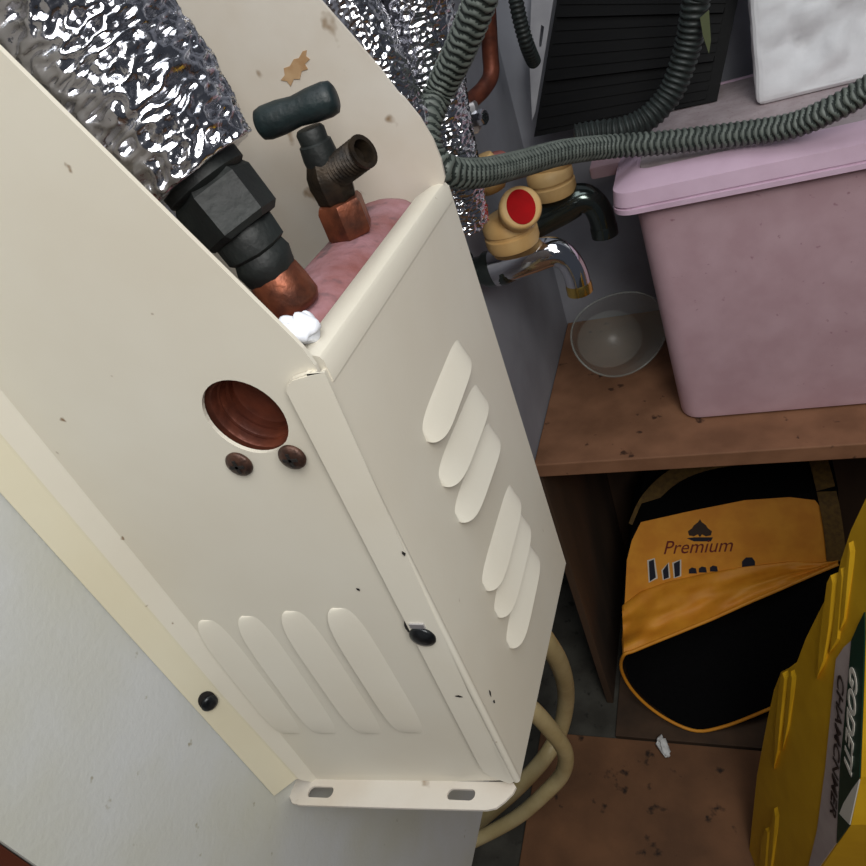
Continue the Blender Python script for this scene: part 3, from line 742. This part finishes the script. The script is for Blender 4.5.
for i in range(NA+1):
    t = i/NA; u0, v0 = interp(topl, t); u1, v1 = interp(botl, t); row = []
    for j in range(NB+1):
        s = j/NB
        bulge = fold(t, s)
        row.append(bm.verts.new(bq(u0+(u1-u0)*s, v0+(v1-v0)*s, bulge)))
    g.append(row)
for A, B in zip(g, g[1:]):
    for k in range(NB): bm.faces.new((A[k], A[k+1], B[k+1], B[k]))
ret = bmesh.ops.extrude_face_region(bm, geom=bm.faces[:])
bmesh.ops.translate(bm, verts=[q for q in ret['geom'] if isinstance(q, bmesh.types.BMVert)], vec=-bn*.0025)
flap = finish('folded_flap', bm, 'orange_cloth', bag, smooth=True, angle=70)
low_edge = [bq(*interp(botl, 1-k/20), fold(1-k/20, 1)) for k in range(21)]
pip = low_edge+[bq(621, 668, .045), bq(630, 687, .025), bq(648, 706, .010), bq(672, 722, .003), bq(697, 731, .003), bq(722, 727, .003), bq(750, 717, .003), bq(780, 704, .003)]
finish('piping', tube_bm(smooth_path(pip, 4), .0021, 10), 'orange_cloth', bag, smooth=True)
# straps and carry handle
wd = bn.cross(Z).normalized()
st = [bp_(836, 560, .004), bp_(833, 530, .006), bp_(828, 500, .004), bp_(822, 470, -.02), bp_(818, 455, -.04)]
finish('strap', ribbon_bm(smooth_path(st, 6), X, .020, .002), 'brown_strap', bag)
st = [bp_(634, 530, .001)-bn*.02, bp_(645, 506)-bn*.03, bp_(668, 484)-bn*.04, bp_(700, 470)-bn*.045, bp_(750, 462)-bn*.05, bp_(800, 458)-bn*.05, bp_(820, 460)-bn*.04]
finish('carry_handle', ribbon_bm(smooth_path(st, 6), Y*.8+Z*.6, .020, .002), 'brown_strap', bag)
# print on the bag
def ontext(body, u0, v0, u1, v1, hpx, m, shear=0, name='lettering', bold=0):
    A = bp_(u0, v0); B = bp_(u1, v1); xd = (B-A).normalized(); yd = bn.cross(xd).normalized()
    if yd.z < 0: yd = -yd
    C_ = bp_(u0, v0-hpx); h = abs((C_-A).dot(yd))
    if xd.cross(yd).dot(bn) < 0: pass
    return finish(name, text_bm(body, A+bn*.0013, xd, yd, h, (B-A).length, shear, bold=bold), m, fr_)
ontext('Premium', 664, 554, 734, 551, 13, 'maroon', .4, bold=0)
def mark(pix, m='crest', name='printed_mark', off=.0013):
    return finish(name, plate_bm([bp_(*p, off) for p in pix], bn*.0004), m, fr_)
mark([(694, 536), (689, 535), (688, 531), (692, 528), (694, 525), (698, 522), (700, 519), (702, 522), (706, 525), (708, 528), (712, 531), (711, 535), (706, 536), (702, 534), (700, 537), (698, 534)], name='crest')
mark([(687, 538), (694, 537), (705, 537), (713, 537), (711, 541), (704, 541), (694, 541)], 'navy', 'crest_banner')
for pix in ([(649, 561), (654, 559), (656, 577), (650, 581)], [(663, 570), (668, 563), (669, 577), (664, 579)], [(674, 563), (680, 560), (680, 575), (675, 577)]):
    c = (sum(p[0] for p in pix)/4, sum(p[1] for p in pix)/4)
    mark([(c[0]+(p[0]-c[0])*1.5, c[1]+(p[1]-c[1])*1.12) for p in pix], 'white_print', 'letter_outline', .0012)
    mark(pix, 'navy', 'letter_top', .0017)
for u, v in ((692, 567), (702, 566), (713, 565)):
    mark([(u-3, v+6), (u-3, v+2), (u, v), (u+4, v+1), (u+5, v+6)], 'navy', 'letter_top', .0017)
mark([(742, 567), (742, 561), (746, 557), (752, 557), (755, 561), (755, 567)], 'navy', 'letter_top', .0017)

# ------------------------------------------------------------------ yellow crate at the right
q0 = at(747, 866, 'y', .25); q1 = at(866, 498, 'y', .25); q2 = at(861, 777, 'y', .17)
yn = (q1-q0).cross(q2-q0).normalized()
if yn.dot(CAM-q0) < 0: yn = -yn
def yp(u, v, off=0): return onp(u, v, q0, yn)+yn*off
yl = thing('yellow_crate', 'yellow ribbed plastic crate with green label leaning at the right edge', 'crate', yp(800, 980))
sil = [(868, 494), (851, 530), (841, 560), (838, 574), (834, 582), (822, 606), (806, 638), (797, 662), (789, 668), (781, 672), (774, 690), (767, 722), (757, 775), (748, 862), (744, 905), (740, 990)]
inner = [(760, 1000), (778, 940), (800, 900), (823, 866), (851, 825), (861, 777), (864, 700), (866, 640), (872, 580), (880, 520)]
dep = -yn*.12+(yp(866, 700)-yp(747, 700)).normalized()*.05
body = finish('crate_body', plate_bm([yp(*p) for p in sil+inner], dep), 'yellow_box', yl)
def rib(pix, off=.003, s=None):
    n = len(pix); cx = sum(p[0] for p in pix)/n; cy_ = sum(p[1] for p in pix)/n
    bm = bmesh.new()
    A = [bm.verts.new(yp(*p, -.0005)) for p in pix]; B = [bm.verts.new(yp(cx+(p[0]-cx)*.62, cy_+(p[1]-cy_)*.94, off)) for p in pix]
    for k in range(n): bm.faces.new((A[k], A[(k+1) % n], B[(k+1) % n], B[k]))
    bm.faces.new(A); bm.faces.new(B)
    return finish('rib', bm, 'yellow_box', body)
rib([(832, 580), (838, 572), (841, 580), (834, 630), (826, 662), (816, 680), (820, 640)])
rib([(842, 574), (846, 566), (848, 575), (840, 640), (828, 655), (834, 625)], .002)
rib([(850, 560), (854, 540), (856, 550), (846, 620), (840, 632), (843, 600)], .002)
rib([(783, 680), (788, 670), (791, 676), (785, 715), (780, 750), (774, 770), (776, 730)])
rib([(791, 678), (795, 669), (797, 676), (790, 725), (782, 752), (784, 730)], .002)
rib([(764, 838), (770, 826), (774, 830), (768, 880), (758, 930), (755, 900)])
rib([(772, 828), (778, 806), (780, 815), (774, 860), (766, 900), (768, 860)], .002)
# label
grey = [(837, 659), (845, 647), (853, 640), (846, 720), (842, 760), (840, 800), (838, 842), (828, 856), (818, 870), (806, 880), (818, 830), (826, 770), (832, 710)]
lab = finish('label', plate_bm([yp(*p, .0008) for p in grey], -yn*.0006), 'label_grey', body)
green = [(853, 640), (860, 624), (866, 612), (866, 640), (864, 700), (861, 777), (853, 790), (843, 806), (840.5, 814), (851, 825), (838, 843), (840, 800), (842, 760), (846, 720)]
finish('label_band', plate_bm([yp(*p, .0012) for p in green], -yn*.0009), 'label_green', lab)
finish('label_flash', plate_bm([yp(*p, .0012) for p in [(861, 779), (851, 824.5), (840.8, 813.5), (845, 803), (853, 790)]], -yn*.0009), 'white_print', lab)
def ylab(body_, u0, v0, u1, v1, wpx, m, shear, bold=0):
    A = yp(u0, v0); B = yp(u1, v1); xd = (B-A).normalized(); yd = yn.cross(xd).normalized()
    h = abs((yp(u0+wpx, v0)-A).dot(yd))
    return finish('lettering', text_bm(body_, A+yn*.0013, xd, yd, h, (B-A).length, shear, bold=bold), m, lab)
ylab('GODETI', 852, 664, 846, 766, 9, 'white_print', .3, .03)
ylab('CHAMCNMER', 840, 672, 832, 812, 7, 'label_ink', .1, .01)

# ------------------------------------------------------------------ light
def area(name, loc, tgt, sx, sy, power, color):
    d = bpy.data.lights.new(name, 'AREA'); d.shape = 'RECTANGLE'; d.size = sx; d.size_y = sy; d.energy = power; d.color = color
    o = bpy.data.objects.new(name, d); COL.objects.link(o); o.location = loc
    o.rotation_euler = (Vector(tgt)-Vector(loc)).to_track_quat('-Z', 'Y').to_euler(); return o
area('doorway_light', (.43, -.32, .56), (.06, .02, .05), .30, .36, 4.3, (1, .985, .95))
area('ceiling_light', (.24, -.14, 1.2), (.20, .04, 0), 1.15, .8, 7.2, (.92, .96, 1))
w = bpy.data.worlds.new('world'); S.world = w; w.use_nodes = True
w.node_tree.nodes['Background'].inputs['Color'].default_value = (.75, .82, 1, 1)
w.node_tree.nodes['Background'].inputs['Strength'].default_value = .05
S.view_settings.view_transform = 'Standard'; S.view_settings.look = 'None'; S.view_settings.exposure = 0; S.view_settings.gamma = 1
S.view_settings.use_curve_mapping = False
